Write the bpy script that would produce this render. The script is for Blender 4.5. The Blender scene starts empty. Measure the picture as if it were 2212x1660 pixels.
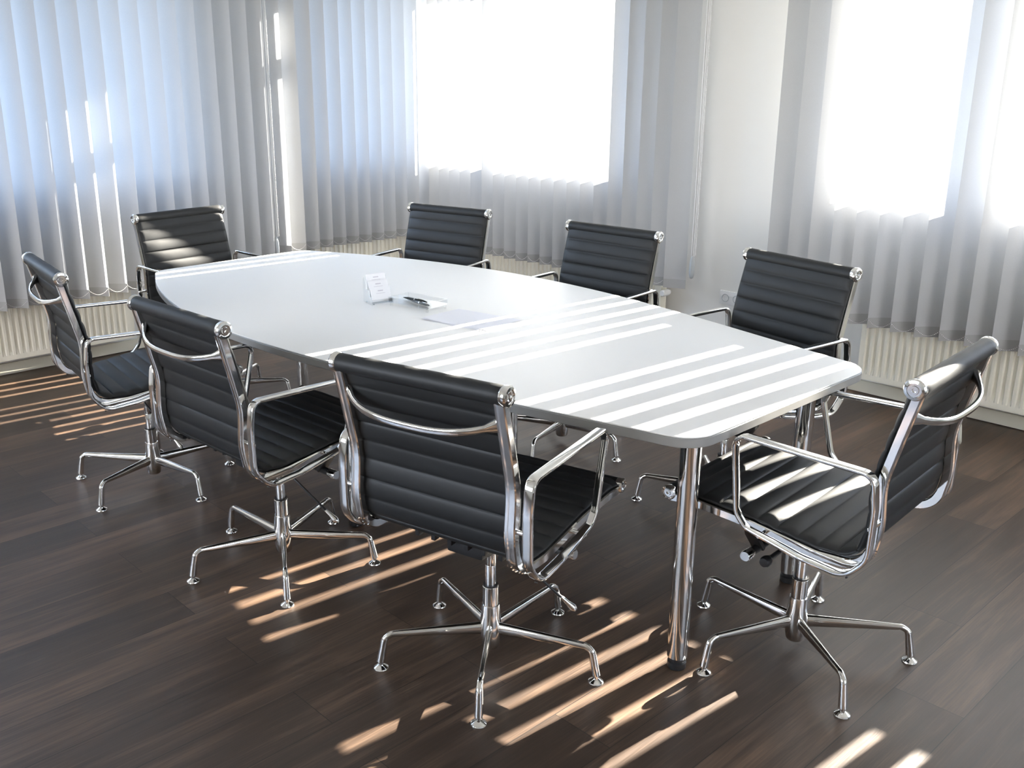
import bpy, bmesh, math, random
from mathutils import Vector, Matrix
random.seed(7)
PI=math.pi
C=bpy.context.scene.collection
S=1.12                                   # metres per survey unit

# ------------------------------------------------------------------ materials
def newmat(name):
    m=bpy.data.materials.new(name); m.use_nodes=True
    nt=m.node_tree; nt.nodes.clear()
    out=nt.nodes.new('ShaderNodeOutputMaterial')
    return m,nt,out
def principled(name,col,rough=.5,metal=0.,spec=.5,bump=None,var=0.,coat=0.):
    m,nt,out=newmat(name); b=nt.nodes.new('ShaderNodeBsdfPrincipled')
    b.inputs['Base Color'].default_value=(*col,1); b.inputs['Roughness'].default_value=rough
    b.inputs['Metallic'].default_value=metal; b.inputs['Specular IOR Level'].default_value=spec
    b.inputs['Coat Weight'].default_value=coat; b.inputs['Coat Roughness'].default_value=.2
    nt.links.new(b.outputs[0],out.inputs[0])
    if bump or var:
        tc=nt.nodes.new('ShaderNodeTexCoord'); n=nt.nodes.new('ShaderNodeTexNoise')
        n.inputs['Scale'].default_value=bump[0] if bump else 6; n.inputs['Detail'].default_value=4
        nt.links.new(tc.outputs['Object'],n.inputs['Vector'])
        if bump:
            bp=nt.nodes.new('ShaderNodeBump'); bp.inputs['Strength'].default_value=bump[1]; bp.inputs['Distance'].default_value=bump[2]
            nt.links.new(n.outputs[0],bp.inputs['Height']); nt.links.new(bp.outputs[0],b.inputs['Normal'])
        if var:
            mx=nt.nodes.new('ShaderNodeMix'); mx.data_type='RGBA'
            mx.inputs[6].default_value=(*[c*(1-var) for c in col],1); mx.inputs[7].default_value=(*[min(1,c*(1+var)) for c in col],1)
            nt.links.new(n.outputs[0],mx.inputs[0]); nt.links.new(mx.outputs[2],b.inputs['Base Color'])
    return m
M={}
M['chrome']=principled('chrome',(.86,.86,.85),.07,1.)
M['chrome_base']=principled('chrome_tube',(.80,.79,.77),.09,1.)
M['leather']=principled('black_leather',(.014,.015,.016),.52,0,.33,bump=(420,.18,.0006))
M['black_plastic']=principled('black_plastic',(.012,.012,.013),.4)
M['table_top']=principled('light_grey_laminate',(.85,.85,.84),.42,0,.30,bump=(900,.04,.0003))
M['table_edge']=principled('grey_edge_band',(.27,.27,.265),.36,0,.5)
M['wall']=principled('painted_wall',(.76,.75,.72),.75,0,.3,bump=(260,.15,.001))
M['ceiling']=principled('white_ceiling',(.80,.80,.78),.9,0,.2,bump=(120,.1,.001))
M['radiator']=principled('cream_radiator_enamel',(.80,.765,.66),.38,0,.5)
M['trim']=principled('cream_skirting',(.66,.63,.53),.45,0,.4)
M['frame']=principled('white_window_frame',(.75,.76,.77),.4)
M['paper']=principled('white_paper',(.84,.845,.90),.7,0,.3)
M['card']=principled('white_card',(.80,.81,.84),.7,0,.3)
M['print']=principled('grey_print',(.50,.48,.55),.8,0,.2)
M['white_plastic']=principled('white_plastic',(.75,.75,.74),.35)
M['grey_plastic']=principled('grey_plastic',(.42,.45,.47),.45)
M['bead']=principled('white_bead',(.82,.82,.82),.3)
M['pen_black']=principled('pen_black',(.012,.02,.022),.22)
M['pen_silver']=principled('pen_silver',(.7,.7,.7),.2,1.)
M['rubber']=principled('black_rubber',(.015,.015,.016),.55)

def make_vane():
    m,nt,out=newmat('vane_fabric'); N=nt.nodes.new; L=nt.links.new
    tc=N('ShaderNodeTexCoord'); mp=N('ShaderNodeMapping'); mp.inputs['Scale'].default_value=(260,260,700)
    w=N('ShaderNodeTexNoise'); w.inputs['Scale'].default_value=1.; w.inputs['Detail'].default_value=2
    L(tc.outputs['Object'],mp.inputs['Vector']); L(mp.outputs[0],w.inputs['Vector'])
    mx=N('ShaderNodeMix'); mx.data_type='RGBA'
    mx.inputs[6].default_value=(.44,.445,.45,1); mx.inputs[7].default_value=(.52,.525,.53,1); L(w.outputs[0],mx.inputs[0])
    d=N('ShaderNodeBsdfDiffuse'); t=N('ShaderNodeBsdfTranslucent'); L(mx.outputs[2],d.inputs[0])
    t.inputs[0].default_value=(.52,.545,.58,1)
    mix=N('ShaderNodeMixShader'); mix.inputs[0].default_value=VT
    L(d.outputs[0],mix.inputs[1]); L(t.outputs[0],mix.inputs[2]); L(mix.outputs[0],out.inputs[0])
    return m
VT=.22
M['vane']=make_vane()
M['hem']=principled('hem_fabric',(.38,.38,.38),.8,0,.2)
def make_glass(name,tint,gl):
    m,nt,out=newmat(name); N=nt.nodes.new; L=nt.links.new
    tr=N('ShaderNodeBsdfTransparent'); tr.inputs[0].default_value=(*tint,1)
    g=N('ShaderNodeBsdfGlossy'); g.inputs['Roughness'].default_value=.03
    lw=N('ShaderNodeLayerWeight'); lw.inputs['Blend'].default_value=.5
    pw=N('ShaderNodeMath'); pw.operation='POWER'; pw.inputs[1].default_value=4.; L(lw.outputs['Facing'],pw.inputs[0])
    f=N('ShaderNodeMath'); f.operation='MULTIPLY_ADD'; f.inputs[1].default_value=.55; f.inputs[2].default_value=gl; L(pw.outputs[0],f.inputs[0])
    mx=N('ShaderNodeMixShader'); L(f.outputs[0],mx.inputs[0]); L(tr.outputs[0],mx.inputs[1]); L(g.outputs[0],mx.inputs[2]); L(mx.outputs[0],out.inputs[0])
    return m
M['pane']=make_glass('window_pane',(.98,.985,.985),.02)
M['acrylic']=make_glass('clear_acrylic',(.965,.972,.975),.05)

def make_floor():
    m,nt,out=newmat('dark_oak_planks'); N=nt.nodes.new; L=nt.links.new
    tc=N('ShaderNodeTexCoord'); mp=N('ShaderNodeMapping'); mp.inputs['Rotation'].default_value=(0,0,math.radians(90))
    L(tc.outputs['Object'],mp.inputs['Vector'])
    br=N('ShaderNodeTexBrick'); br.offset=.37; br.offset_frequency=2
    br.inputs['Scale'].default_value=1.; br.inputs['Brick Width'].default_value=1.22; br.inputs['Row Height'].default_value=.185
    br.inputs['Mortar Size'].default_value=.0011; br.inputs['Mortar Smooth'].default_value=.1
    br.inputs['Color1'].default_value=(.0,.0,.0,1); br.inputs['Color2'].default_value=(1,1,1,1); br.inputs['Mortar'].default_value=(.5,.5,.5,1); br.inputs['Bias'].default_value=0
    L(mp.outputs[0],br.inputs['Vector'])
    # long streaky grain, shifted plank by plank
    addv=N('ShaderNodeVectorMath'); addv.operation='MULTIPLY_ADD'; addv.inputs[1].default_value=(3.1,7.7,5.3)
    L(br.outputs['Color'],addv.inputs[0]); L(tc.outputs['Object'],addv.inputs[2])
    m2=N('ShaderNodeMapping'); m2.inputs['Scale'].default_value=(22,1.6,1); L(addv.outputs[0],m2.inputs['Vector'])
    g1=N('ShaderNodeTexNoise'); g1.inputs['Scale'].default_value=1.0; g1.inputs['Detail'].default_value=6; g1.inputs['Roughness'].default_value=.6; g1.inputs['Distortion'].default_value=.6; L(m2.outputs[0],g1.inputs['Vector'])
    m3=N('ShaderNodeMapping'); m3.inputs['Scale'].default_value=(190,6,1); L(addv.outputs[0],m3.inputs['Vector'])
    g2=N('ShaderNodeTexNoise'); g2.inputs['Scale'].default_value=1.0; g2.inputs['Detail'].default_value=4; L(m3.outputs[0],g2.inputs['Vector'])
    m4=N('ShaderNodeMapping'); m4.inputs['Scale'].default_value=(3.5,.7,1); L(addv.outputs[0],m4.inputs['Vector'])
    g3=N('ShaderNodeTexNoise'); g3.inputs['Scale'].default_value=1.0; g3.inputs['Detail'].default_value=2; L(m4.outputs[0],g3.inputs['Vector'])
    r=N('ShaderNodeValToRGB'); e=r.color_ramp.elements
    e[0].position=.30; e[0].color=(.019,.0122,.0084,1); e[1].position=.74; e[1].color=(.165,.101,.063,1)
    x=e.new(.5); x.color=(.051,.032,.0212,1)
    a=N('ShaderNodeMath'); a.operation='MULTIPLY'; a.inputs[1].default_value=.28; L(g2.outputs[0],a.inputs[0])
    b=N('ShaderNodeMath'); b.operation='MULTIPLY_ADD'; b.inputs[1].default_value=.45; L(g1.outputs[0],b.inputs[0]); L(a.outputs[0],b.inputs[2])
    c=N('ShaderNodeMath'); c.operation='MULTIPLY_ADD'; c.inputs[1].default_value=.22; L(g3.outputs[0],c.inputs[0]); L(b.outputs[0],c.inputs[2])
    d=N('ShaderNodeMath'); d.operation='MULTIPLY_ADD'; d.inputs[1].default_value=.13; L(br.outputs['Color'],d.inputs[0]); c2=N('ShaderNodeMath'); c2.operation='SUBTRACT'; c2.inputs[1].default_value=.04; L(c.outputs[0],c2.inputs[0]); L(c2.outputs[0],d.inputs[2])
    L(d.outputs[0],r.inputs[0])
    mort=N('ShaderNodeMix'); mort.data_type='RGBA'; mort.inputs[7].default_value=(.008,.005,.004,1)
    L(br.outputs['Fac'],mort.inputs[0]); L(r.outputs[0],mort.inputs[6])
    p=N('ShaderNodeBsdfPrincipled'); L(mort.outputs[2],p.inputs['Base Color'])
    rr=N('ShaderNodeMapRange'); rr.inputs[3].default_value=.33; rr.inputs[4].default_value=.50; L(g2.outputs[0],rr.inputs[0]); L(rr.outputs[0],p.inputs['Roughness'])
    p.inputs['Specular IOR Level'].default_value=.6
    bp=N('ShaderNodeBump'); bp.inputs['Strength'].default_value=.25; bp.inputs['Distance'].default_value=.0012; L(g2.outputs[0],bp.inputs['Height']); L(bp.outputs[0],p.inputs['Normal'])
    L(p.outputs[0],out.inputs[0]); return m
M['floor']=make_floor()

# ------------------------------------------------------------------ mesh helpers
def obj(name,bm,mat,parent=None,smooth=35,loc=None,label=None):
    bmesh.ops.remove_doubles(bm,verts=bm.verts,dist=1e-6)
    bmesh.ops.recalc_face_normals(bm,faces=bm.faces)
    me=bpy.data.meshes.new(name); bm.to_mesh(me); bm.free()
    o=bpy.data.objects.new(name,me); C.objects.link(o)
    for mm in (mat if isinstance(mat,(list,tuple)) else [mat]): me.materials.append(mm)
    if smooth:
        for p in me.polygons: p.use_smooth=True
        try: me.set_sharp_from_angle(angle=math.radians(smooth))
        except Exception: pass
    if parent: o.parent=parent
    if loc: o.location=loc
    if label: o['label']=label
    return o
def tag(o,label=None,cat=None,group=None,kind=None):
    if label: o['label']=label
    if cat: o['category']=cat
    if group: o['group']=group
    if kind: o['kind']=kind
    return o
def thing(name,label,cat,loc=(0,0,0),rz=0,group=None):
    o=bpy.data.objects.new(name,None); C.objects.link(o); o.location=loc; o.rotation_euler=(0,0,rz)
    return tag(o,label,cat,group)
def box(bm,x0,x1,y0,y1,z0,z1,mi=0,bev=0.):
    vs=[bm.verts.new((x,y,z)) for x in (x0,x1) for y in (y0,y1) for z in (z0,z1)]
    fs=[bm.faces.new([vs[i] for i in q]) for q in ((0,1,3,2),(4,6,7,5),(0,4,5,1),(2,3,7,6),(0,2,6,4),(1,5,7,3))]
    for f in fs: f.material_index=mi
    if bev>0:
        es={e for f in fs for e in f.edges}
        bmesh.ops.bevel(bm,geom=list(es),offset=bev,segments=2,profile=.6,affect='EDGES')
def fillet(pts,rad,n=7,closed=False):
    P=[Vector(p) for p in pts]; out=[]; N=len(P)
    if not isinstance(rad,(list,tuple)): rad=[rad]*N
    for i in range(N):
        if not closed and i in (0,N-1): out.append(P[i]); continue
        a,b,c=P[i-1],P[i],P[(i+1)%N]; u=(a-b).normalized(); v=(c-b).normalized()
        ang=u.angle(v,PI)
        if rad[i]<=0 or ang>PI-.02: out.append(b); continue
        t=min(rad[i]/math.tan(ang/2),(a-b).length*.49,(c-b).length*.49); r=t*math.tan(ang/2)
        cen=b+(u+v).normalized()*(r/math.sin(ang/2)); s=b+u*t; e=b+v*t
        n0=(s-cen).normalized(); n1=(e-cen).normalized(); om=n0.angle(n1,0)
        for k in range(n+1):
            f=k/n; d=(n0*math.sin((1-f)*om)+n1*math.sin(f*om))/math.sin(om) if om>1e-5 else n0
            out.append(cen+d*r)
    return out
def rsec(w,h,r,n=3):
    """rounded rectangle section: list of (a,b)"""
    o=[]
    for cx,cy,a0 in ((w/2-r,h/2-r,0),(-w/2+r,h/2-r,90),(-w/2+r,-h/2+r,180),(w/2-r,-h/2+r,270)):
        for k in range(n+1):
            a=math.radians(a0+90*k/n); o.append((cx+r*math.cos(a),cy+r*math.sin(a)))
    return o
def csec(r,n=14): return [(r*math.cos(2*PI*k/n),r*math.sin(2*PI*k/n)) for k in range(n)]
def sweep(bm,path,sec,side=None,closed=False,scale=None,mi=0,cap=True):
    """side: fixed vector used as section's a axis (planar paths), else frame transport"""
    P=[Vector(p) for p in path]; N=len(P); rings=[]; prevA=None
    for i in range(N):
        if closed: t=(P[(i+1)%N]-P[i-1])
        else: t=P[min(i+1,N-1)]-P[max(i-1,0)]
        t.normalize()
        if side is not None: A=Vector(side); A=(A-t*A.dot(t)).normalized()
        else:
            if prevA is None:
                A=t.cross(Vector((0,0,1)));
                if A.length<.1: A=t.cross(Vector((0,1,0)))
                A.normalize()
            else: A=(prevA-t*prevA.dot(t)).normalized()
        prevA=A; B=t.cross(A)
        if scale is None: sa=sb=1.
        else:
            sc=scale[i]; sa,sb=sc if isinstance(sc,(tuple,list)) else (sc,sc)
        s=sec[i] if isinstance(sec[0][0],(tuple,list)) else sec
        rings.append([bm.verts.new(P[i]+A*a*sa+B*b*sb) for a,b in s])
    K=len(rings[0])
    for i in range(N if closed else N-1):
        r0,r1=rings[i],rings[(i+1)%N]
        for k in range(K):
            f=bm.faces.new((r0[k],r0[(k+1)%K],r1[(k+1)%K],r1[k])); f.material_index=mi
    if not closed and cap:
        bm.faces.new(rings[0][::-1]).material_index=mi; bm.faces.new(rings[-1]).material_index=mi
def lathe(bm,prof,n=24,org=(0,0,0),axis=(0,0,1),mi=0):
    ax=Vector(axis).normalized(); u=ax.orthogonal().normalized(); v=ax.cross(u); O=Vector(org); rings=[]
    for r,h in prof:
        if r<1e-6: rings.append([bm.verts.new(O+ax*h)])
        else: rings.append([bm.verts.new(O+ax*h+u*r*math.cos(2*PI*k/n)+v*r*math.sin(2*PI*k/n)) for k in range(n)])
    for a,b in zip(rings,rings[1:]):
        if len(a)==1 and len(b)==1: continue
        for k in range(n):
            if len(a)==1: f=bm.faces.new((a[0],b[(k+1)%n],b[k]))
            elif len(b)==1: f=bm.faces.new((a[k],a[(k+1)%n],b[0]))
            else: f=bm.faces.new((a[k],a[(k+1)%n],b[(k+1)%n],b[k]))
            f.material_index=mi
def scl(bm,s=S):
    bmesh.ops.scale(bm,vec=(s,s,s),verts=bm.verts); return bm

# ------------------------------------------------------------------ camera
cam=bpy.data.cameras.new('camera'); co=bpy.data.objects.new('camera',cam); C.objects.link(co)
yaw,pit,rol=-.8264475,.2990644,-.003957; F=2130.218; PX,PY=-95.5615,-19.8837
cy_,sy_,cp,sp=math.cos(yaw),math.sin(yaw),math.cos(pit),math.sin(pit)
f=Vector((sy_*cp,cy_*cp,-sp)); r=Vector((cy_,-sy_,0)); u=r.cross(f)
R_=r*math.cos(rol)+u*math.sin(rol); U_=u*math.cos(rol)-r*math.sin(rol)
co.matrix_world=Matrix(((R_.x,U_.x,-f.x,0),(R_.y,U_.y,-f.y,0),(R_.z,U_.z,-f.z,1.4491887*S),(0,0,0,1)))
cam.sensor_width=36; cam.lens=36*F/2212; cam.shift_x=-PX/2212; cam.shift_y=PY/2212; cam.clip_start=.05
bpy.context.scene.camera=co

# ------------------------------------------------------------------ chair
def rail_path():
    return fillet([(-.300,.862),(-.262,.715),(-.238,.600),(-.243,.500),(-.228,.408),(-.135,.400),(.05,.424),(.20,.428),(.262,.420)],
                  [0,.25,.20,.20,.075,.09,.5,.2,0],10)
def yz(path,x): return [(x,p[0],p[1]) for p in [(q[0],q[1]) for q in path]]
def path2(pts,rad,n=8,closed=False):
    o=fillet([(0,a,b) for a,b in pts],rad,n,closed); return [(p.y,p.z) for p in o]
RAIL=path2([(-.297,.822),(-.270,.715),(-.244,.605),(-.251,.500),(-.232,.404),(-.125,.398),(.05,.421),(.20,.430),(.258,.425)],
           [0,.30,.22,.22,.072,.12,.5,.3,0],10)
SLING=path2([(-.286,.826),(-.254,.715),(-.227,.605),(-.232,.500),(-.213,.421),(-.120,.416),(.05,.439),(.20,.448),(.262,.441)],
           [0,.30,.22,.22,.062,.12,.5,.3,0],12)
def resample(path,step):
    out=[path[0]]; acc=0; s=0
    L=[0]
    for a,b in zip(path,path[1:]): L.append(L[-1]+math.hypot(b[0]-a[0],b[1]-a[1]))
    n=int(round(L[-1]/step)); res=[]
    j=0
    for k in range(n+1):
        d=L[-1]*k/n
        while j<len(L)-2 and L[j+1]<d: j+=1
        t=(d-L[j])/max(1e-9,L[j+1]-L[j]); a,b=path[j],path[j+1]
        res.append((a[0]+(b[0]-a[0])*t,a[1]+(b[1]-a[1])*t,d))
    return res,L[-1]
def sling(i0,i1,pts,pitch,W=.2215):
    """ribbed leather sheet between arc lengths i0..i1, stitched along its seams"""
    bm=bmesh.new(); stitches(bm,i0,i1,pts,pitch); seg=[p for p in pts if i0-1e-6<=p[2]<=i1+1e-6]; N=len(seg)
    xs=[-1,-.992,-.97,-.9,-.6,-.3,0,.3,.6,.9,.97,.992,1]
    top=[];bot=[]
    for i,(y,z,s) in enumerate(seg):
        a=seg[max(0,i-1)]; b=seg[min(N-1,i+1)]; ty,tz=b[0]-a[0],b[1]-a[1]; l=math.hypot(ty,tz); ny,nz=-tz/l,ty/l   # normal towards sitter
        if ny*0+nz*1+ (0.3 if False else 0)<0 and abs(nz)>.3: pass
        ph=(s/pitch)%1; h=.0022+.0075*(abs(math.sin(PI*ph))**.38)
        if i in(0,N-1): h=.002
        ra=[];rb=[]
        for x in xs:
            e=(1-min(1,max(0,(abs(x)-.9)/.1))**2.5)
            hh=.0018+h*e; ra.append(bm.verts.new((x*W,y+ny*hh,z+nz*hh))); rb.append(bm.verts.new((x*W,y-ny*hh*.8,z-nz*hh*.8)))
        top.append(ra);bot.append(rb)
    K=len(xs)
    for i in range(N-1):
        for k in range(K-1):
            bm.faces.new((top[i][k],top[i][k+1],top[i+1][k+1],top[i+1][k])); bm.faces.new((bot[i][k],bot[i+1][k],bot[i+1][k+1],bot[i][k+1]))
        bm.faces.new((top[i][0],top[i+1][0],bot[i+1][0],bot[i][0])); bm.faces.new((top[i][-1],bot[i][-1],bot[i+1][-1],top[i+1][-1]))
    for e_ in (0,N-1):
        for k in range(K-1): bm.faces.new((top[e_][k],bot[e_][k],bot[e_][k+1],top[e_][k+1]))
    return scl(bm)
def stitches(bm,i0,i1,pts,pitch,W=.214):
    k=1
    while k*pitch<i1:
        d=k*pitch; k+=1
        if d<i0+.02: continue
        j=min(range(len(pts)),key=lambda q:abs(pts[q][2]-d)); y,z,_=pts[j]; a=pts[j-1];b=pts[min(j+1,len(pts)-1)]
        ty,tz=b[0]-a[0],b[1]-a[1]; l=math.hypot(ty,tz); ny,nz=-tz/l,ty/l
        n=44
        for q in range(n):
            x=-W+2*W*(q+.5)/n
            c=Vector((x,y+ny*.0046,z+nz*.0046)); m=bmesh.ops.create_cube(bm,size=1.)
            R=Matrix.Rotation(math.atan2(tz,ty),4,'X')
            for v in m['verts']: v.co=c+(R@Vector((v.co.x*.0052,v.co.y*.0016,v.co.z*.0012)))
    for f_ in bm.faces: f_.material_index=1
M['stitch']=principled('dark_thread',(.045,.042,.042),.7)

def make_chair():
    t=thing('office_chair','','chair')
    pts,LEN=resample(SLING,.0028)
    pitch=.0495
    # split at the bottom of the back curve
    isp=min(pts,key=lambda p:abs(p[0]+.20)+abs(p[1]-.43))[2]
    isp=round(isp/pitch)*pitch
    b=obj('backrest',sling(0,isp,pts,pitch),[M['leather'],M['stitch']],t,60)
    s=obj('seat',sling(isp,LEN,pts,pitch),[M['leather'],M['stitch']],t,60)
    # rolls
    def roll(y,z,r,par,W=.218):
        bm=bmesh.new(); prof=[(0,-W),(r*.93,-W),(r,-W+.004)]
        for k in range(1,20): prof.append((r*(1+.012*math.sin(k*1.7)),-W+2*W*k/20))
        prof+=[(r,W-.004),(r*.93,W),(0,W)]
        lathe(bm,prof,26,(0,y,z),(1,0,0)); rr=obj('wrapped_roll',scl(bm),M['leather'],par,50)
        for sx in (-1,1):
            bm=bmesh.new(); R=r+.0015
            lathe(bm,[(0,W-.004),(R*.9,W-.004),(R,W),(R+.0005,W+.010),(R*.9,W+.0145),(R*.66,W+.0155),(R*.60,W+.0125),(R*.42,W+.0125),(R*.38,W+.015),(R*.20,W+.015),(R*.16,W+.011),(0,W+.011)],28,(0,y,z),(sx,0,0))
            obj('end_cap',scl(bm),M['chrome'],par,30)
    roll(-.290,.829,.0215,b); roll(.264,.437,.0175,s)
    # side rails
    sec=[(.014,.0075),(.011,.0095),(.006,.0098),(.004,.007),(-.004,.007),(-.006,.0098),(-.011,.0095),(-.014,.0075),(-.014,-.0075),(-.011,-.0095),(-.006,-.0098),(-.004,-.007),(.004,-.007),(.006,-.0098),(.011,-.0095),(.014,-.0075)]
    for sx in (-1,1):
        bm=bmesh.new(); n=len(RAIL); scs=[]
        for i,(y,z) in enumerate(RAIL):
            scs.append((1.0,1.0 if z>.45 else 1.15))
        sweep(bm,[(sx*.2125,y,z) for y,z in RAIL],sec,(1,0,0),scale=scs)
        obj('side_rail',scl(bm),M['chrome'],t,30)
    # arm loops
    global armloop
    def armloop(fy,fz,rz_):
        return path2([(-.243,rz_),(fy,fz),(.062,.455),(.035,.425),(-.10,.397),(-.205,.388),(-.250,.44),(-.252,.56)],[.028,.028,.05,.03,.2,.055,.06,.2],8,True)
    global armmesh
    def armmesh(sx,loop):
        bm=bmesh.new(); P=[(sx*.254,y,z) for y,z in loop]; sc=[]
        for x,y,z in P:
            w=1.0
            if y>.02 and z<.63 : w=.78
            if z>.63: w=1.05
            sc.append((w,1.0 if y<.05 else 1.1))
        sweep(bm,P,rsec(.025,.0105,.0045,3),(1,0,0),closed=True,scale=sc)
        return scl(bm)
    for sx in (-1,1):
        a=obj('armrest',armmesh(sx,armloop(.106,.652,.637)),M['chrome'],t,30)
        for (y,z) in ((-.248,.515),(.0,.416)):
            bm=bmesh.new(); lathe(bm,[(0,.205),(.0055,.205),(.0055,.262),(.0035,.264),(0,.264)],12,(0,y,z),(sx,0,0))
            obj('connecting_pin',scl(bm),M['chrome'],a,30)
        bm=bmesh.new(); lathe(bm,[(0,0),(.0035,.0),(.0035,.0022),(.0015,.0022),(.0015,.001),(0,.001)],12,(sx*.252,-.205,.391),(0,-.5,-.85)); 
        for v in bm.verts: v.co+=Vector((0,-.003,-.005))
        obj('screw',scl(bm),M['black_plastic'],a,30)
    # back handle
    path=[]; 
    for k in range(29):
        q=-1+2*k/28; d=.054*(1-abs(q)**3.2); path.append((q*.205,-.276-d,.742+.020*abs(q)**3-.008*(1-q*q)))
    sc=[(1+1.2*max(0,abs(-1+2*k/28)-.86)/.14,1.+.5*max(0,abs(-1+2*k/28)-.86)/.14) for k in range(29)]
    bm=bmesh.new(); sweep(bm,path,rsec(.017,.011,.005,3),(0,0,1),scale=sc); obj('back_handle',scl(bm),M['chrome'],t,35)
    # underside brackets and tilt mechanism
    bm=bmesh.new()
    box(bm,-.15,.15,-.125,-.085,.374,.400,bev=.004)
    for k in range(6): box(bm,-.13+k*.048,-.118+k*.048,-.140,-.120,.366,.398,bev=.002)
    box(bm,-.052,.052,-.118,.02,.336,.385,bev=.008)
    box(bm,-.038,.038,-.07,.10,.318,.356,bev=.010)
    for sx in (-1,1):
        sweep(bm,[(sx*.208,.035,.428),(sx*.15,.045,.395),(sx*.03,.055,.335)],rsec(.030,.013,.003,2),(0,1,0))
        sweep(bm,[(sx*.208,-.07,.405),(sx*.15,-.07,.392),(sx*.05,-.06,.372)],rsec(.030,.013,.003,2),(0,1,0))
        sweep(bm,[(sx*.03,.055,.325),(sx*.185,.055,.325)],csec(.0105,14))
        sweep(bm,[(sx*.185,.06,.418),(sx*.172,.06,.37),(sx*.135,.057,.322)],rsec(.034,.012,.003,2),(0,1,0))
    obj('tilt_mechanism',scl(bm),M['black_plastic'],t,35)
    for sx in (-1,1):
        bm=bmesh.new(); lathe(bm,[(0,.178),(.0125,.178),(.0135,.180),(.0135,.206),(.012,.209),(0,.209)],20,(0,.055,.325),(sx,0,0)); obj('tension_knob',scl(bm),M['chrome'],t,30)
    bm=bmesh.new(); lathe(bm,[(0,.05),(.006,.05),(.006,.165),(.011,.170),(.0135,.178),(.0135,.190),(.011,.195),(0,.196)],18,(0,.012,.318),(-1,0,0)); obj('height_knob',scl(bm),M['black_plastic'],t,30)
    bm=bmesh.new(); sweep(bm,[(.045,-.03,.345),(.09,-.03,.325),(.196,.028,.212)],csec(.0036,10)); lv=obj('lever',scl(bm),M['black_plastic'],t,40)
    bm=bmesh.new(); d=Vector((.106,.058,-.113)).normalized(); lathe(bm,[(0,-.002),(.0045,0),(.006,.02),(.0088,.036),(.0092,.041),(.0065,.048),(0,.0505)],16,(.190,.0245,.219),d); obj('lever_tip',scl(bm),M['chrome'],lv,40)
    # pedestal
    bm=bmesh.new(); lathe(bm,[(0,.19),(.0138,.19),(.0138,.262),(.0134,.263),(.0138,.264),(.0138,.345),(0,.345)],22); obj('gas_lift',scl(bm),M['chrome'],t,30)
    bm=bmesh.new(); lathe(bm,[(0,.14),(.0205,.14),(.0205,.203),(.0195,.2045),(0,.2045)],24); cl=obj('column',scl(bm),M['chrome_base'],t,30)
    bm=bmesh.new(); lathe(bm,[(.0135,.2035),(.0195,.2035),(.0195,.2085),(.0135,.2085)],24); obj('collar_ring',scl(bm),M['black_plastic'],cl,30)
    bm=bmesh.new(); lathe(bm,[(0,.030),(.021,.030),(.0235,.034),(.0275,.07),(.0275,.095),(.0245,.125),(.0235,.148),(.0225,.152),(0,.152)],26); obj('hub',scl(bm),M['chrome_base'],t,35)
    for k in range(5):
        bm=bmesh.new()
        P=fillet([(0,.022,.094),(0,.255,.096),(0,.272,.086),(0,.284,.020)],[0,.02,.022,0],6); n=len(P)
        sc=[]
        for p in P:
            tt=min(1,max(0,(p.y-.022)/.235)); 
            if p.z>.085: sc.append((.0092/.01-.16*tt,(1.75-.95*tt)))
            else: sc.append((.85+.25*(1-p.z/.09),.85+.35*(1-p.z/.09)))
        # centre line of the deep tapered tube drops so that its top stays level
        Q=[]
        for p,(a,b_) in zip(P,sc): Q.append((p.x,p.y,p.z-(max(0,b_-.8)*.0095 if p.z>.085 else 0)))
        sweep(bm,Q,csec(.010,16),(1,0,0),scale=sc)
        lg=obj('leg',scl(bm),M['chrome_base'],t,50)
        bm=bmesh.new(); lathe(bm,[(0,.0),(.0185,.0),(.0195,.002),(.0185,.0045),(.012,.009),(.0062,.0125),(.0062,.022),(0,.022)],22,(0,.284,0)); gl=obj('glide',scl(bm),M['chrome'],lg,30)
    return t
proto=make_chair()
BASE=[k for k in proto.children if k.name.startswith('leg')]
def copy_tree(o,parent=None):
    c=o.copy(); C.objects.link(c)
    if parent: c.parent=parent
    for ch in list(o.children): copy_tree(ch,c)
    return c
CH={'A':(-1.6021,1.5516,-.2294,-2.5926),'B':(-2.4195,1.4519,-.0546,-2.9106),'C':(-3.2812,1.4414,.1389,-2.3267),'D':(-3.9284,2.121,1.4832,-3.0299),
'E':(-3.3795,2.7673,-3.3457,-.35),'F':(-2.5136,2.8338,-3.1779,-3.4661),'G':(-1.6989,2.7386,-2.9525,-2.0637),'H':(-1.0853,2.1565,-1.6361,-2.7982)}
LAB={'A':'black leather chair seen from behind, nearest the camera, in the foreground centre',
'B':'middle black leather chair of the near long side, back turned to the camera',
'C':'black leather chair at the far left of the near side, standing beside the left radiator',
'D':'black leather chair at the far head of the table, backrest in sunlight',
'E':'black leather chair on the window side nearest the corner, left of three facing the camera',
'F':'middle one of the three black chairs on the window side facing the camera',
'G':'right one of the three black chairs on the window side facing the camera',
'H':'black leather chair at the right head of the table with sunlight stripes on its seat'}
first=True; ARMV={}
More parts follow.
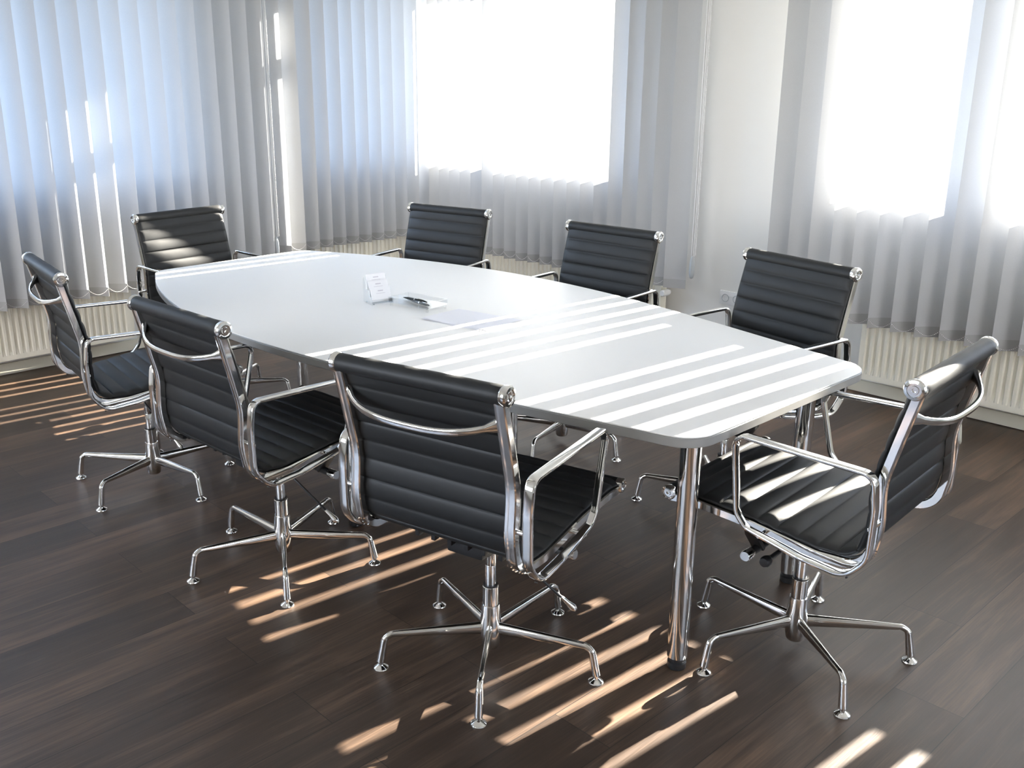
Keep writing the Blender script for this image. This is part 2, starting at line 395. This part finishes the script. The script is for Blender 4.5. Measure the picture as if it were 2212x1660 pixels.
for n in 'ABCDEFGH':
    o=proto if first else copy_tree(proto); first=False
    x,y,th,ph=CH[n]; o.location=(x*S,y*S,0); o.rotation_euler=(0,0,-th)
    tag(o,LAB[n],'chair','office chairs around the conference table')
    legs=[k for k in o.children if k.name.split('.')[0]=='leg']
    if n!='A':
        arms=[k for k in o.children if k.name.split('.')[0]=='armrest']; var='H' if n=='H' else 'low'
        if var not in ARMV:
            ARMV[var]=[]
            for sx in (-1,1):
                tmp=obj('tmp',armmesh(sx,armloop(*((.082,.648,.637) if n=='H' and sx<0 else (.104,.6255,.634)))),M['chrome'],None,30); ARMV[var].append(tmp.data); bpy.data.objects.remove(tmp)
        for k,a_ in enumerate(arms): a_.data=ARMV[var][k]
    for k,l in enumerate(legs): l.rotation_euler=(0,0,-(ph-th)-k*2*PI/5)

# ------------------------------------------------------------------ table
TH=.74; TC=2.428
near=[(-4.188,.497),(-3.918,.6),(-3.551,.702),(-3.136,.742),(-2.893,.742),(-2.642,.725),(-2.482,.71),(-1.832,.576),(-1.624,.531),(-1.494,.50),(-1.30,.455)]
far=[(-1.30,.46),(-1.521,.523),(-1.694,.555),(-1.868,.595),(-2.085,.633),(-2.31,.674),(-2.56,.714),(-2.817,.743),(-3.153,.737),(-3.433,.702),(-3.807,.59),(-4.062,.492),(-4.31,.385)]
def polyfit(pts,deg=4):
    n=deg+1; c0=-2.8; A=[[0.]*n for _ in range(n)]; B=[0.]*n
    for x,y in pts:
        v=[(x-c0)**k for k in range(n)]
        for i in range(n):
            B[i]+=v[i]*y
            for j in range(n): A[i][j]+=v[i]*v[j]
    for i in range(n):
        p=max(range(i,n),key=lambda q:abs(A[q][i])); A[i],A[p]=A[p],A[i]; B[i],B[p]=B[p],B[i]
        for j in range(i+1,n):
            f_=A[j][i]/A[i][i]
            for k in range(i,n): A[j][k]-=f_*A[i][k]
            B[j]-=f_*B[i]
    X=[0.]*n
    for i in range(n-1,-1,-1): X[i]=(B[i]-sum(A[i][j]*X[j] for j in range(i+1,n)))/A[i][i]
    return lambda x:sum(X[k]*(x-c0)**k for k in range(n))
fn,ff=polyfit([(a,b) for a,b in near]+[(-4.31,.43)]),polyfit(far)
x0,x1=-4.312,-1.302; NP=40
poly=[(x0+(x1-x0)*k/NP, TC-fn(x0+(x1-x0)*k/NP)) for k in range(NP+1)]+[(x1+(x0-x1)*k/NP, TC+ff(x1+(x0-x1)*k/NP)) for k in range(NP+1)]
rad=[0]*len(poly); 
for i in (0,NP,NP+1,2*NP+1): rad[i]=.10
# drop points that sit inside the rounded corners
keep=[i for i,(x,y) in enumerate(poly) if rad[i] or (x>x0+.16 and x<x1-.16)]
outl=fillet([(poly[i][0],poly[i][1],0) for i in keep],[rad[i] for i in keep],10,True)
def outline_slab(z0,z1,inset,ch,mats=None):
    bm=bmesh.new(); cx=(x0+x1)/2; cyy=TC; rings=[]
    N=len(outl)
    nor=[]
    for i in range(N):
        t=(outl[(i+1)%N]-outl[i-1]).normalized(); nor.append(Vector((t.y,-t.x,0)))
    for z,ins in ((z0,inset+ch),(z0+ch,inset),(z1-ch,inset),(z1,inset+ch)):
        rings.append([bm.verts.new((p.x-n.x*ins,p.y-n.y*ins,z)) for p,n in zip(outl,nor)])
    for a,b in zip(rings,rings[1:]):
        for k in range(N): bm.faces.new((a[k],a[(k+1)%N],b[(k+1)%N],b[k]))
    bm.faces.new(rings[0][::-1]); bm.faces.new(rings[-1]); return bm
tb=thing('conference_table','long white boat-shaped meeting table with grey edge and chrome legs','table',(-2.8,TC,0))
def tobj(name,bm,mat,par=None,sm=30):
    for v in bm.verts: v.co-=Vector((-2.8,TC,0))
    return obj(name,bm,mat,par or tb,sm)
tobj('tabletop',outline_slab(TH-.004,TH,.0012,.0012),M['table_top'])
tobj('edge_band',outline_slab(TH-.030,TH-.0045,0,.002),M['table_edge'])
for (x,y) in ((-1.393,2.086),(-1.435,2.765),(-2.76,1.974),(-2.80,2.83),(-4.25,2.06),(-4.25,2.73)):
    bm=bmesh.new(); lathe(bm,[(0,.034),(.0265,.034),(.0285,.037),(.0285,TH-.034),(0,TH-.034)],32,(x,y,0)); lg=tobj('leg',bm,M['chrome_base'])
    bm=bmesh.new(); lathe(bm,[(0,0),(.024,0),(.0265,.003),(.0265,.020),(.021,.023),(.021,.028),(.0255,.030),(.0255,.034),(0,.034)],28,(x,y,0))
    for v in bm.verts: v.co-=Vector((-2.8,TC,0))
    obj('foot',bm,M['black_plastic'],lg,30)
    bm=bmesh.new(); lathe(bm,[(0,TH-.0335),(.034,TH-.0335),(.034,TH-.0302),(0,TH-.0302)],28,(x,y,0))
    for v in bm.verts: v.co-=Vector((-2.8,TC,0))
    obj('mounting_plate',bm,M['black_plastic'],lg,30)

# ------------------------------------------------------------------ things on the table
# card holder : width runs along its local x, cards face local -y
def card_holder():
    rz=math.radians(78)
    t=thing('card_holder','clear acrylic three-step holder with white business cards standing on the table','card holder',(-3.070,2.350,TH),rz)
    bm=bmesh.new(); W=.046; th=.0025
    # stepped side cheeks, base and slanted back panels
    for k in range(3):
        y=-.020+k*.020; z=.006+k*.024
        sweep(bm,[(0,y,z),(0,y+.018,z+.050)],rsec(2*W,th,.0008,1),(1,0,0))
        sweep(bm,[(0,y-.013,z),(0,y+.001,z)],rsec(2*W,th,.0008,1),(1,0,0))
        sweep(bm,[(0,y-.0135,z-.001),(0,y-.009,z+.014)],rsec(2*W,th,.0008,1),(1,0,0))
    obj('stand',bm,M['acrylic'],t,20)
    for sx in (-1,1):
        bm=bmesh.new(); vs=[(-.036,0),(.045,0),(.045,.010),(.046,.090),(.038,.102),(.024,.054),(.002,.052),(-.018,.004)]
        a=[bm.verts.new((sx*W,y,z)) for y,z in vs]; b_=[bm.verts.new((sx*(W+th),y,z)) for y,z in vs]
        bm.faces.new(a); bm.faces.new(b_[::-1])
        for k in range(len(vs)): bm.faces.new((a[k],b_[k],b_[(k+1)%len(vs)],a[(k+1)%len(vs)]))
        obj('side_cheek',bm,M['acrylic'],t,0)
    for sx in (-1,1):
        for y in (-.026,.036):
            bm=bmesh.new(); lathe(bm,[(0,0),(.004,0),(.004,.003),(0,.003)],10,(sx*.038,y,0)); obj('foot_pad',bm,M['grey_plastic'],t,20)
    for k in range(3):
        y=-.020+k*.020-.0045; z=.0108+k*.024
        co_=None
        for j in range(1):
            bm=bmesh.new(); sweep(bm,[(0,y,z),(0,y+.0185,z+.052)],rsec(.085,.0042,.0005,1),(1,0,0))
            cd=obj('business_card_stack',bm,M['card'],None,0)
            cd.location=t.location; cd.rotation_euler=(0,0,rz)
            tag(cd,['white business cards in the lowest, front step of the clear holder','white business cards in the middle step of the clear holder','white business cards in the topmost, rear step of the clear holder'][k],'business cards','business card stacks in the holder')
            # printed lines
            bm=bmesh.new(); dy,dz=.0185,.052; l=math.hypot(dy,dz); uy,uz=dy/l,dz/l; ny,nz=-uz,uy
            def ln(xa,xb,s,h):
                P=[]
                for xx,ss in ((xa,s),(xb,s),(xb,s+h),(xa,s+h)): P.append(bm.verts.new((xx,y+uy*ss+ny*.0023,z+uz*ss+nz*.0023)))
                bm.faces.new(P)
            # emblem over two lines of small print
            for q in range(9): ln(-.012+q*.0026,-.0102+q*.0026,.040,.0045)
            for q in range(14): ln(-.020+q*.0028,-.0183+q*.0028,.031,.0018)
            obj('print',bm,M['print'],cd,0)
card_holder()
# pen tray
tr=thing('pen_tray','clear acrylic pen tray standing on four short legs on the table','pen tray',(-2.912,2.418,TH),math.radians(8))
bm=bmesh.new(); Wt,Dt=.103,.060
box(bm,-Wt,Wt,-Dt,Dt,.012,.0155)
for a in ((-Wt,Wt,-Dt,-Dt+.004),(-Wt,Wt,Dt-.004,Dt),(-Wt,-Wt+.004,-Dt+.0041,Dt-.0041),(Wt-.004,Wt,-Dt+.0041,Dt-.0041)): box(bm,*a,.0156,.034)
obj('tray',bm,M['acrylic'],tr,0)
for sx in (-1,1):
    for sy in (-1,1):
        bm=bmesh.new(); lathe(bm,[(0,0),(.005,0),(.0055,.002),(.0055,.0118),(0,.0118)],14,(sx*(Wt-.008),sy*(Dt-.008),0)); obj('leg',bm,M['acrylic'],tr,30)
def pen(name,label,lx,ly,ang,L,r,m1,m2,m3,group):
    c=math.cos(tr.rotation_euler.z); s_=math.sin(tr.rotation_euler.z)
    t=thing(name,label,'pen',(tr.location.x+c*lx-s_*ly,tr.location.y+s_*lx+c*ly,TH+.0172+r),tr.rotation_euler.z+ang,group)
    bm=bmesh.new(); lathe(bm,[(0,-L/2),(r*.25,-L/2+.001),(r*.6,-L/2+.014),(r*.95,-L/2+.030),(r,0),(0,0)],18,axis=(1,0,0)); obj('barrel',bm,m1,t,30)
    bm=bmesh.new(); lathe(bm,[(0,0.0),(r*1.04,0.0),(r*1.04,.006),(0,.006)],18,axis=(1,0,0)); obj('ring',bm,m3,t,30)
    bm=bmesh.new(); lathe(bm,[(0,.006),(r,.006),(r*.98,L/2-.01),(r*.7,L/2),(r*.45,L/2),(r*.45,L/2+.006),(0,L/2+.006)],18,axis=(1,0,0)); obj('cap',bm,m2,t,30)
    bm=bmesh.new(); box(bm,.02,L/2-.008,-.0016,.0016,r,r+.0022,bev=.0006); obj('clip',bm,m3,t,20)
pen('ballpoint_pen','dark green ballpoint pen lying left in the clear tray',-.024,.006,math.radians(-4),.128,.0055,M['pen_black'],M['pen_black'],M['pen_silver'],'pens in the tray')
pen('ballpoint_pen','black pen with silver clip lying right in the clear tray',.024,-.020,math.radians(-12),.120,.005,M['pen_black'],M['pen_black'],M['pen_silver'],'pens in the tray')
# paper sheets
def sheet(label,ox,oy,rz,dz,curl,group):
    bm=bmesh.new(); nx,ny=22,16; L_,W_=.297,.21; g=[]
    for i in range(nx+1):
        row=[]
        for j in range(ny+1):
            u_,v_=i/nx,j/ny
            z=dz+.0006+curl*(max(0,1-u_*3)**2*(1-v_)+.5*max(0,u_*2.2-1.2)**2*(1-v_)**1.5)
            row.append(bm.verts.new((u_*L_,v_*W_,z)))
        g.append(row)
    for i in range(nx):
        for j in range(ny): bm.faces.new((g[i][j],g[i+1][j],g[i+1][j+1],g[i][j+1]))
    r_=bmesh.ops.solidify(bm,geom=bm.faces[:],thickness=.0003)
    o=obj('paper_sheet',bm,M['paper'],None,60); o.location=(ox,oy,TH); o.rotation_euler=(0,0,rz); tag(o,label,'paper',group)
sheet('lower white paper sheet lying on the table in front of the pen tray',-2.742,2.291,math.radians(7.6),.0,.003,'paper sheets on the table')
sheet('upper white paper sheet with slightly curled corners lying on top of the other',-2.735,2.296,math.radians(9.2),.0008,.007,'paper sheets on the table')

# ------------------------------------------------------------------ room
XL,YB,ZC=-5.658,4.862,2.86; XR,YF=2.6,-2.6; WT=.30
SILL=1.06; HEAD=2.66
def wallmesh(axis,c0,c1,a0,a1,holes,z0=0,z1=ZC):
    """wall slab between c0..c1 on its thin axis, a0..a1 along, with rectangular holes (a,b,z,z2)"""
    bm=bmesh.new(); cuts=sorted(holes)
    def bx(a,b,za,zb):
        if b-a<1e-4 or zb-za<1e-4: return
        if axis=='y': box(bm,a,b,c0,c1,za,zb)
        else: box(bm,c0,c1,a,b,za,zb)
    p=a0
    for a,b,za,zb in cuts:
        bx(p,a,z0,z1); bx(a,b,z0,za); bx(a,b,zb,z1); p=b
    bx(p,a1,z0,z1); return bm
back_h=[(-5.44,-3.72,SILL,HEAD),(-2.43,1.35,SILL,HEAD)]
left_h=[(.20,1.05,SILL,HEAD),(1.35,2.90,SILL,HEAD),(3.68,4.62,SILL,HEAD)]
right_h=[(.6,2.9,.75,2.55)]  # opening out of view, added to let skylight into the room
front_h=[(-4.8,-1.4,.85,2.55)]  # opening behind the camera, widened to raise the ambient light
tag(obj('wall_back',wallmesh('y',YB,YB+WT,XL-WT,XR+WT,back_h),M['wall'],None,0),kind='structure')
tag(obj('wall_left',wallmesh('x',XL-WT,XL,YF,YB,left_h),M['wall'],None,0),kind='structure')
tag(obj('wall_right',wallmesh('x',XR,XR+WT,YF,YB,right_h),M['wall'],None,0),kind='structure')
tag(obj('wall_front',wallmesh('y',YF-WT,YF,XL-WT,XR+WT,front_h),M['wall'],None,0),kind='structure')
bm=bmesh.new(); box(bm,XL-WT,XR+WT,YF-WT,YB+WT,-.1,0); tag(obj('floor',bm,M['floor'],None,0),kind='structure')
bm=bmesh.new(); box(bm,XL-WT,XR+WT,YF-WT,YB+WT,ZC,ZC+.15); tag(obj('ceiling',bm,M['ceiling'],None,0),kind='structure')
for nm,(a,b,c,d) in {'baseboard_back':(XL,XR,YB-.014,YB),'baseboard_left':(XL,XL+.014,YF,YB-.0141),'baseboard_right':(XR-.014,XR,YF,YB-.0141),'baseboard_front':(XL+.0141,XR-.0141,YF,YF+.014)}.items():
    bm=bmesh.new(); box(bm,a,b,c,d,0.004,.068,bev=.003); tag(obj(nm,bm,M['trim'],None,20),kind='structure')
# windows: frame + panes + sill
wn=0
def window(axis,sgn,a0,a1,z0,z1,muls,trans):
    global wn; wn+=1
    t=bpy.data.objects.new('window_%d'%wn,None); C.objects.link(t); tag(t,kind='structure')
    face={'yb':YB,'xl':XL,'xr':XR,'yf':YF}[axis]
    d0,d1=face+sgn*.15,face+sgn*.21
    lo,hi=min(d0,d1),max(d0,d1)
    def bx(bm,a,b,za,zb,l=lo,h=hi,bev=.003):
        if axis[0]=='y': box(bm,a,b,l,h,za,zb,bev=bev)
        else: box(bm,l,h,a,b,za,zb,bev=bev)
    bm=bmesh.new(); fw=.05
    bx(bm,a0,a1,z0,z0+fw); bx(bm,a0,a1,z1-fw,z1); bx(bm,a0,a0+fw,z0+fw+.0005,z1-fw-.0005); bx(bm,a1-fw,a1,z0+fw+.0005,z1-fw-.0005)
    for m0,m1 in muls: bx(bm,m0,m1,z0+fw+.0005,z1-fw-.0005)
    segs=[a0+fw]+[v for m in muls for v in m]+[a1-fw]
    if trans:
        for k in range(0,len(segs),2): bx(bm,segs[k]+.0005,segs[k+1]-.0005,trans[0],trans[1])
    obj('window_frame',bm,M['frame'],t,20)
    mid=(lo+hi)/2
    for k in range(0,len(segs),2):
        for za,zb in ([(z0+fw,trans[0]),(trans[1],z1-fw)] if trans else [(z0+fw,z1-fw)]):
            bm=bmesh.new(); bx(bm,segs[k]+.001,segs[k+1]-.001,za+.001,zb-.001,mid-.003,mid+.003,0); obj('pane',bm,M['pane'],t,0)
    bm=bmesh.new(); l,h=sorted((face-sgn*.03,face+sgn*.148)); bx(bm,a0+.002,a1-.002,z0-.001,z0+.018,l,h,.003)
    obj('window_sill',bm,M['frame'],t,20)
TR=(2.23,2.33)
window('yb',1,-5.44,-3.72,SILL-.05,HEAD,[(-4.87,-4.74)],TR)
window('yb',1,-2.43,1.35,SILL-.05,HEAD,[(-1.815,-1.585),(-.90,-.665),(.02,.25)],TR)
window('xl',-1,.20,1.05,SILL-.05,HEAD,[],TR)
window('xl',-1,1.35,2.90,SILL-.05,HEAD,[(2.07,2.17)],TR)
window('xl',-1,3.68,4.62,SILL-.05,HEAD,[],TR)
window('xr',1,.6,2.9,.70,2.55,[(1.7,1.8)],None)  # unseen window added on the right to brighten the room
window('yf',-1,-4.8,-1.4,.80,2.55,[(-3.15,-3.05)],None)  # unseen window behind the camera, placed and sized to light table and chrome

# ------------------------------------------------------------------ vertical blinds
ZR=2.74
def vane_mesh(bm,L,w=.127,z0=0,band=.052):
    n=6; sag=.006
    xs=[(-w/2+w*k/n) for k in range(n+1)]
    cur=[sag*(1-(2*x/w)**2) for x in xs]
    zs=[0,.0,band,L*.3,L*.6,L]
    zs=[0,band,L*.35,L*.7,L]
    g=[[bm.verts.new((x,c,z)) for x,c in zip(xs,cur)] for z in zs]
    for a,b in zip(g,g[1:]):
        for k in range(n): bm.faces.new((a[k],a[k+1],b[k+1],b[k]))
    # doubled hem pocket holding the weight plate
    for off in (.0014,-.0014):
        h=[[bm.verts.new((x,c+off,z)) for x,c in zip(xs,cur)] for z in (.0008,band)]
        for k in range(n): bm.faces.new((h[0][k],h[0][k+1],h[1][k+1],h[1][k])).material_index=1
VANES={}
def blind(name_label,pivots,zbot,headrail,side_sign,cord=None,chain_vis=True,group='vertical blinds at the windows'):
    """pivots: list of (x,y,angle of vane direction in plan)"""
    cx=sum(p[0] for p in pivots)/len(pivots); cyy=sum(p[1] for p in pivots)/len(pivots)
    t=thing('vertical_blind',name_label,'blind',(cx,cyy,0),0,group)
    key=round(zbot,3)
    if key not in VANES:
        bm=bmesh.new(); vane_mesh(bm,ZR-.03-zbot); me=None
        o=obj('vane',bm,[M['vane'],M['hem']],t,60); VANES[key]=o.data; proto_v=o; src=o
    else:
        src=bpy.data.objects.new('vane',VANES[key]); C.objects.link(src); src.parent=t
    for i,(x,y,a) in enumerate(pivots):
        v=src if i==0 else src.copy()
        if i: C.objects.link(v); v.parent=t
        v.location=(x-cx,y-cyy,zbot+random.uniform(-.003,.003)); v.rotation_euler=(random.uniform(-.002,.002),random.uniform(-.0015,.0015),a+random.uniform(-.02,.02))
    # head rail
    bm=bmesh.new(); (xa,ya),(xb,yb)=headrail
    if abs(xa-xb)>abs(ya-yb): box(bm,min(xa,xb)-cx,max(xa,xb)-cx,ya-.022-cyy,ya+.022-cyy,ZR-.008,ZR+.030,bev=.003); 
    else: box(bm,xa-.022-cx,xa+.022-cx,min(ya,yb)-cyy,max(ya,yb)-cyy,ZR-.008,ZR+.030,bev=.003)
    obj('head_rail',bm,M['white_plastic'],t,20)
    for i,(x,y,a) in enumerate(pivots[1::5]):
        bm=bmesh.new(); lathe(bm,[(0,ZR+.0302),(.012,ZR+.0302),(.012,ZC-.0003),(0,ZC-.0003)],10,(x-cx,y-cyy,0)); obj('ceiling_bracket',bm,M['white_plastic'],t,20)
    # spacer chain
    bm=bmesh.new(); w=.0635
    for (xa,ya,aa),(xb,yb,ab) in zip(pivots,pivots[1:]):
        pa=Vector((xa,ya,0)); pb=Vector((xb,yb,0))
        for sgn in (-1,1):
            A=pa+Vector((math.cos(aa),math.sin(aa),0))*w*sgn; B=pb+Vector((math.cos(ab),math.sin(ab),0))*w*sgn
            for k in range(17):
                s_=k/17; P=A.lerp(B,s_); z=zbot+.046-.030*4*s_*(1-s_)
                m=bmesh.ops.create_icosphere(bm,subdivisions=1,radius=.0019,matrix=Matrix.Translation((P.x-cx,P.y-cyy,z)))
    obj('spacer_chain',bm,M['bead'],t,60)
    if cord:
        x,y,zt,zb=cord
        for dx in (-.006,.004,.010):
            bm=bmesh.new(); sweep(bm,[(x-cx+dx*.7,y-cyy+dx,ZR-.008),(x-cx+dx*.7,y-cyy+dx,zt-.002)],csec(.0014,6)); obj('pull_cord',bm,M['bead'],t,60)
        bm=bmesh.new(); k=0; zz=ZR-.02
        while zz>zt:
            bmesh.ops.create_icosphere(bm,subdivisions=1,radius=.0024,matrix=Matrix.Translation((x-cx+.010,y-cyy+.014,zz))); zz-=.0062
        cd=obj('bead_chain',bm,M['bead'],t,60)
        bm=bmesh.new(); hh=zt-zb; prof=[(0,0),(.010,.006),(.0145,.03),(.0155,.06),(.0135,.10),(.009,hh-.012),(.005,hh-.003),(0,hh)]
        lathe(bm,prof,20,(x-cx,y-cyy,zb)); obj('cord_weight',bm,M['grey_plastic'],cd,50)
    return t
d=math.radians
# left wall, near blind (near the camera side) and far blind beside the corner
py0=1.445*S; PL=.1115
piv=[(-5.457,py0+PL*(k-9),d(47)) for k in range(0,25)]
piv=[(a_,b_-.012 if b_>3.25 else b_,c_) for a_,b_,c_ in piv if b_<3.36]
blind('white vertical blind over the left wall radiator, pull cord on its right end',piv,.365*S,((-5.457,piv[0][1]-.1),(-5.457,piv[-1][1]+.06)),1,cord=(-5.425,3.345,.62,.49))
n2=12; piv=[(-5.457,3.405+.1075*k,d([38,60,57,50,48,46,44,44,44,44,46,74][k])) for k in range(n2)]
blind('white vertical blind on the left wall between the pull cord and the room corner',piv,.448*S,((-5.457,3.40),(-5.457,4.60)),1)
# back wall blind at the corner window
YS=4.662
piv=[]; x=-5.368
while x<-3.24:
    a=44 if x<-3.80 else (38 if x<-3.6 else 27)
    piv.append((x,YS,d(a))); x+=.1088
blind('vertical blind in front of the corner window behind the two left window-side chairs',piv,.375*S,((piv[0][0]-.08,YS),(piv[-1][0]+.06,YS)),1,cord=(-3.175,YS-.02,.625,.495))
# back wall right blind: slits measured from the light stripes
sl=[-2.365+.115*k for k in range(11)]+[-1.215+.1125*k for k in range(1,18)]
sl=[-2.71,-2.595,-2.48]+sl
piv=[]
for k in range(len(sl)-1):
    m=(sl[k]+sl[k+1])/2
    a=45
    if m<-2.40: a=27
    elif m<-2.3: a=46
    piv.append((m,YS,d(a)))
blind('grey looking vertical blind right of the bare wall strip, over the right radiator',piv,.366*S,((piv[0][0]-.07,YS),(piv[-1][0]+.06,YS)),1)

# ------------------------------------------------------------------ radiators
def radiator(label,axis,a0,a1,z0,z1,valve=None):
    """ribbed panel radiator; axis 'y' = on the back wall (runs in x), 'x' = on the left wall (runs in y)"""
    t=thing('panel_radiator',label,'radiator',((a0+a1)/2 if axis=='y' else XL+.08,(a0+a1)/2 if axis=='x' else YB-.08,0),0,'panel radiators under the windows')
    ox,oy=t.location.x,t.location.y
    L=a1-a0; pitch=.0365; n=int(L/pitch); bm=bmesh.new()
    # ribbed front sheet: depth profile along run and height
    def pt(a,dep,z): return ((a-ox,YB-dep-oy,z) if axis=='y' else (XL+dep-ox,a-oy,z))
    front=.105
    cols=[a0,a0+.006]
    m0=(L-.03-(n-1)*pitch)/2
    prof=[(a0,.0),(a0+.012,.0)]
    for k in range(n-1):
        c=a0+.015+m0*.5+k*pitch+pitch/2
        prof+=[(c-.012,0),(c-.007,1),(c+.007,1),(c+.012,0)]
    prof+=[(a1-.012,0),(a1,0)]
    rows=[(z0,0),(z0+.028,0),(z0+.060,1),(z1-.060,1),(z1-.028,0),(z1,0)]
    g=[[bm.verts.new(pt(a,front-.010*h*hz-.0,z)) for a,h in prof] for z,hz in rows]
    gb=[[bm.verts.new(pt(a,front-.016,z)) for a,h in (prof[0],prof[-1])] for z in (z0,z1)]
    for A,B in zip(g,g[1:]):
        for k in range(len(prof)-1): bm.faces.new((A[k],A[k+1],B[k+1],B[k]))
    # frame edges and back sheet
    if axis=='y': box(bm,a0-ox,a1-ox,YB-front+.0165-oy,YB-.05-oy,z0+.002,z1-.002)
    else: box(bm,XL+.05-ox,XL+front-.0165-ox,a0-oy,a1-oy,z0+.002,z1-.002)
    for ring in ((g[0],z0),(g[-1],z1)):
        pass
    # thin returns all round
    bb=[[bm.verts.new(pt(a,front-.0164,z)) for a in (a0,a1)] for z in (z0,z1)]
    bm.faces.new([g[0][k] for k in range(len(prof))]+[bb[0][1],bb[0][0]]); bm.faces.new([g[-1][k] for k in range(len(prof))]+[bb[1][1],bb[1][0]])
    bm.faces.new([r_[0] for r_ in g]+[bb[1][0],bb[0][0]]); bm.faces.new([r_[-1] for r_ in g]+[bb[1][1],bb[0][1]])
    obj('ribbed_panel',bm,M['radiator'],t,25)
    bm=bmesh.new()
    if axis=='y':
        box(bm,a0-.001-ox,a1+.001-ox,YB-front-oy,YB-.045-oy,z1+.0005,z1+.004); 
        for a in (a0+.15,a1-.15): box(bm,a-.015-ox,a+.015-ox,YB-.0499-oy,YB-.0002-oy,z0+.04,z1-.04)
    else:
        box(bm,XL+.045-ox,XL+front-ox,a0-.001-oy,a1+.001-oy,z1+.0005,z1+.004)
        for a in (a0+.15,a1-.15): box(bm,XL+.0002-ox,XL+.0499-ox,a-.015-oy,a+.015-oy,z0+.04,z1-.04)
    obj('top_grille',bm,M['radiator'],t,0)
    if valve:
        va,vz=valve; bm=bmesh.new()
        e=a1 if va>0 else a0; s_=1 if va>0 else -1
        if axis=='y':
            P=Vector((e-ox,YB-.08-oy,vz)); ax=(s_,0,0)
            lathe(bm,[(0,0),(.009,0),(.009,.03),(.014,.03),(.014,.045),(0,.045)],14,P,ax)
            lathe(bm,[(0,0),(.020,0),(.021,.01),(.019,.05),(.015,.055),(0,.055)],18,P+Vector((s_*.038,-.012,0)),(0,-1,0))
        obj('valve',bm,M['white_plastic'],t,30)
    return t
radiator('cream ribbed radiator under the near left blind','x',.45,2.41,.105,.60)
radiator('cream ribbed radiator low on the left wall beside the corner','x',3.72,4.52,.105,.60)
radiator('cream ribbed radiator under the corner window, behind the two left window-side chairs','y',-5.30,-3.46,.118,.60,valve=(1,.36))
radiator('cream ribbed radiator under the right blind','y',-2.21,.25,.105,.60)
# wall socket by the third window-side chair
bm=bmesh.new(); sx_,sz_=-3.035,.36
so=thing('wall_socket','small white wall socket low on the bare wall strip between the blinds','socket',(-3.04,YB,.37))
bm=bmesh.new(); box(bm,-.075,.075,-.012,-.0003,-.04,.04,bev=.003); obj('cover_plate',bm,M['white_plastic'],so,25)
for dx in (-.036,.036):
    bm=bmesh.new(); lathe(bm,[(.020,.0122),(.023,.0125),(.023,.014),(.020,.014),(.019,.0125)],20,(dx,0,0),(0,-1,0)); obj('outlet_ring',bm,M['grey_plastic'],so,25)

# ------------------------------------------------------------------ light
AZ=math.radians(5.0); TE=.3987
sun=bpy.data.lights.new('sun','SUN'); sun.energy=62.; sun.angle=math.radians(.42); sun.color=(1.,.92,.80)
so_=bpy.data.objects.new('sun',sun); C.objects.link(so_)
dirv=Vector((-math.sin(AZ),-math.cos(AZ),-TE)).normalized(); so_.rotation_euler=dirv.to_track_quat('-Z','Y').to_euler(); so_.location=(1,12,6)
w=bpy.data.worlds.new('sky'); bpy.context.scene.world=w; w.use_nodes=True; nt=w.node_tree; nt.nodes.clear()
o_=nt.nodes.new('ShaderNodeOutputWorld'); bg=nt.nodes.new('ShaderNodeBackground'); tc=nt.nodes.new('ShaderNodeTexCoord'); sx=nt.nodes.new('ShaderNodeSeparateXYZ')
rp=nt.nodes.new('ShaderNodeValToRGB'); mr=nt.nodes.new('ShaderNodeMapRange'); mr.inputs[1].default_value=-.25; mr.inputs[2].default_value=1.
e=rp.color_ramp.elements; e[0].position=.0; e[0].color=(.22,.22,.21,1); e[1].position=1.; e[1].color=(.36,.52,.86,1)
x_=e.new(.19); x_.color=(.26,.27,.27,1); x_=e.new(.22); x_.color=(.86,.90,.96,1); x_=e.new(.5); x_.color=(.64,.74,.92,1)
nt.links.new(tc.outputs['Generated'],sx.inputs[0]); nt.links.new(sx.outputs[2],mr.inputs[0]); nt.links.new(mr.outputs[0],rp.inputs[0]); 
dk=nt.nodes.new('ShaderNodeMapRange'); dk.inputs[1].default_value=-.9; dk.inputs[2].default_value=.1; dk.inputs[3].default_value=0.; dk.inputs[4].default_value=1.
nt.links.new(sx.outputs[0],dk.inputs[0])
tint=nt.nodes.new('ShaderNodeMix'); tint.data_type='RGBA'; tint.inputs[6].default_value=(1.08,1.26,1.44,1); tint.inputs[7].default_value=(1.20,1.,.83,1)
nt.links.new(dk.outputs[0],tint.inputs[0])
mu=nt.nodes.new('ShaderNodeMix'); mu.data_type='RGBA'; mu.blend_type='MULTIPLY'; mu.inputs[0].default_value=1.
bk=nt.nodes.new('ShaderNodeMapRange'); bk.inputs[1].default_value=-.3; bk.inputs[2].default_value=.3; bk.inputs[3].default_value=9.; bk.inputs[4].default_value=4.4
fb=nt.nodes.new('ShaderNodeMapRange'); fb.inputs[1].default_value=-.3; fb.inputs[2].default_value=.5; nt.links.new(sx.outputs[1],fb.inputs[0])
wb=nt.nodes.new('ShaderNodeMix'); wb.data_type='RGBA'; wb.inputs[6].default_value=(1.12,1.,.88,1); wb.inputs[7].default_value=(.90,1.02,1.17,1)
nt.links.new(fb.outputs[0],wb.inputs[0]); nt.links.new(wb.outputs[2],tint.inputs[7])
nt.links.new(sx.outputs[1],bk.inputs[0]); nt.links.new(bk.outputs[0],bg.inputs[1])
nt.links.new(rp.outputs[0],mu.inputs[6]); nt.links.new(tint.outputs[2],mu.inputs[7])
nt.links.new(mu.outputs[2],bg.inputs[0]); nt.links.new(bg.outputs[0],o_.inputs[0])
bg.inputs[1].default_value=2.9
sc=bpy.context.scene
sc.view_settings.view_transform='Standard'; sc.view_settings.look='None'; sc.view_settings.gamma=1; sc.view_settings.use_curve_mapping=False
sc.view_settings.exposure=.74
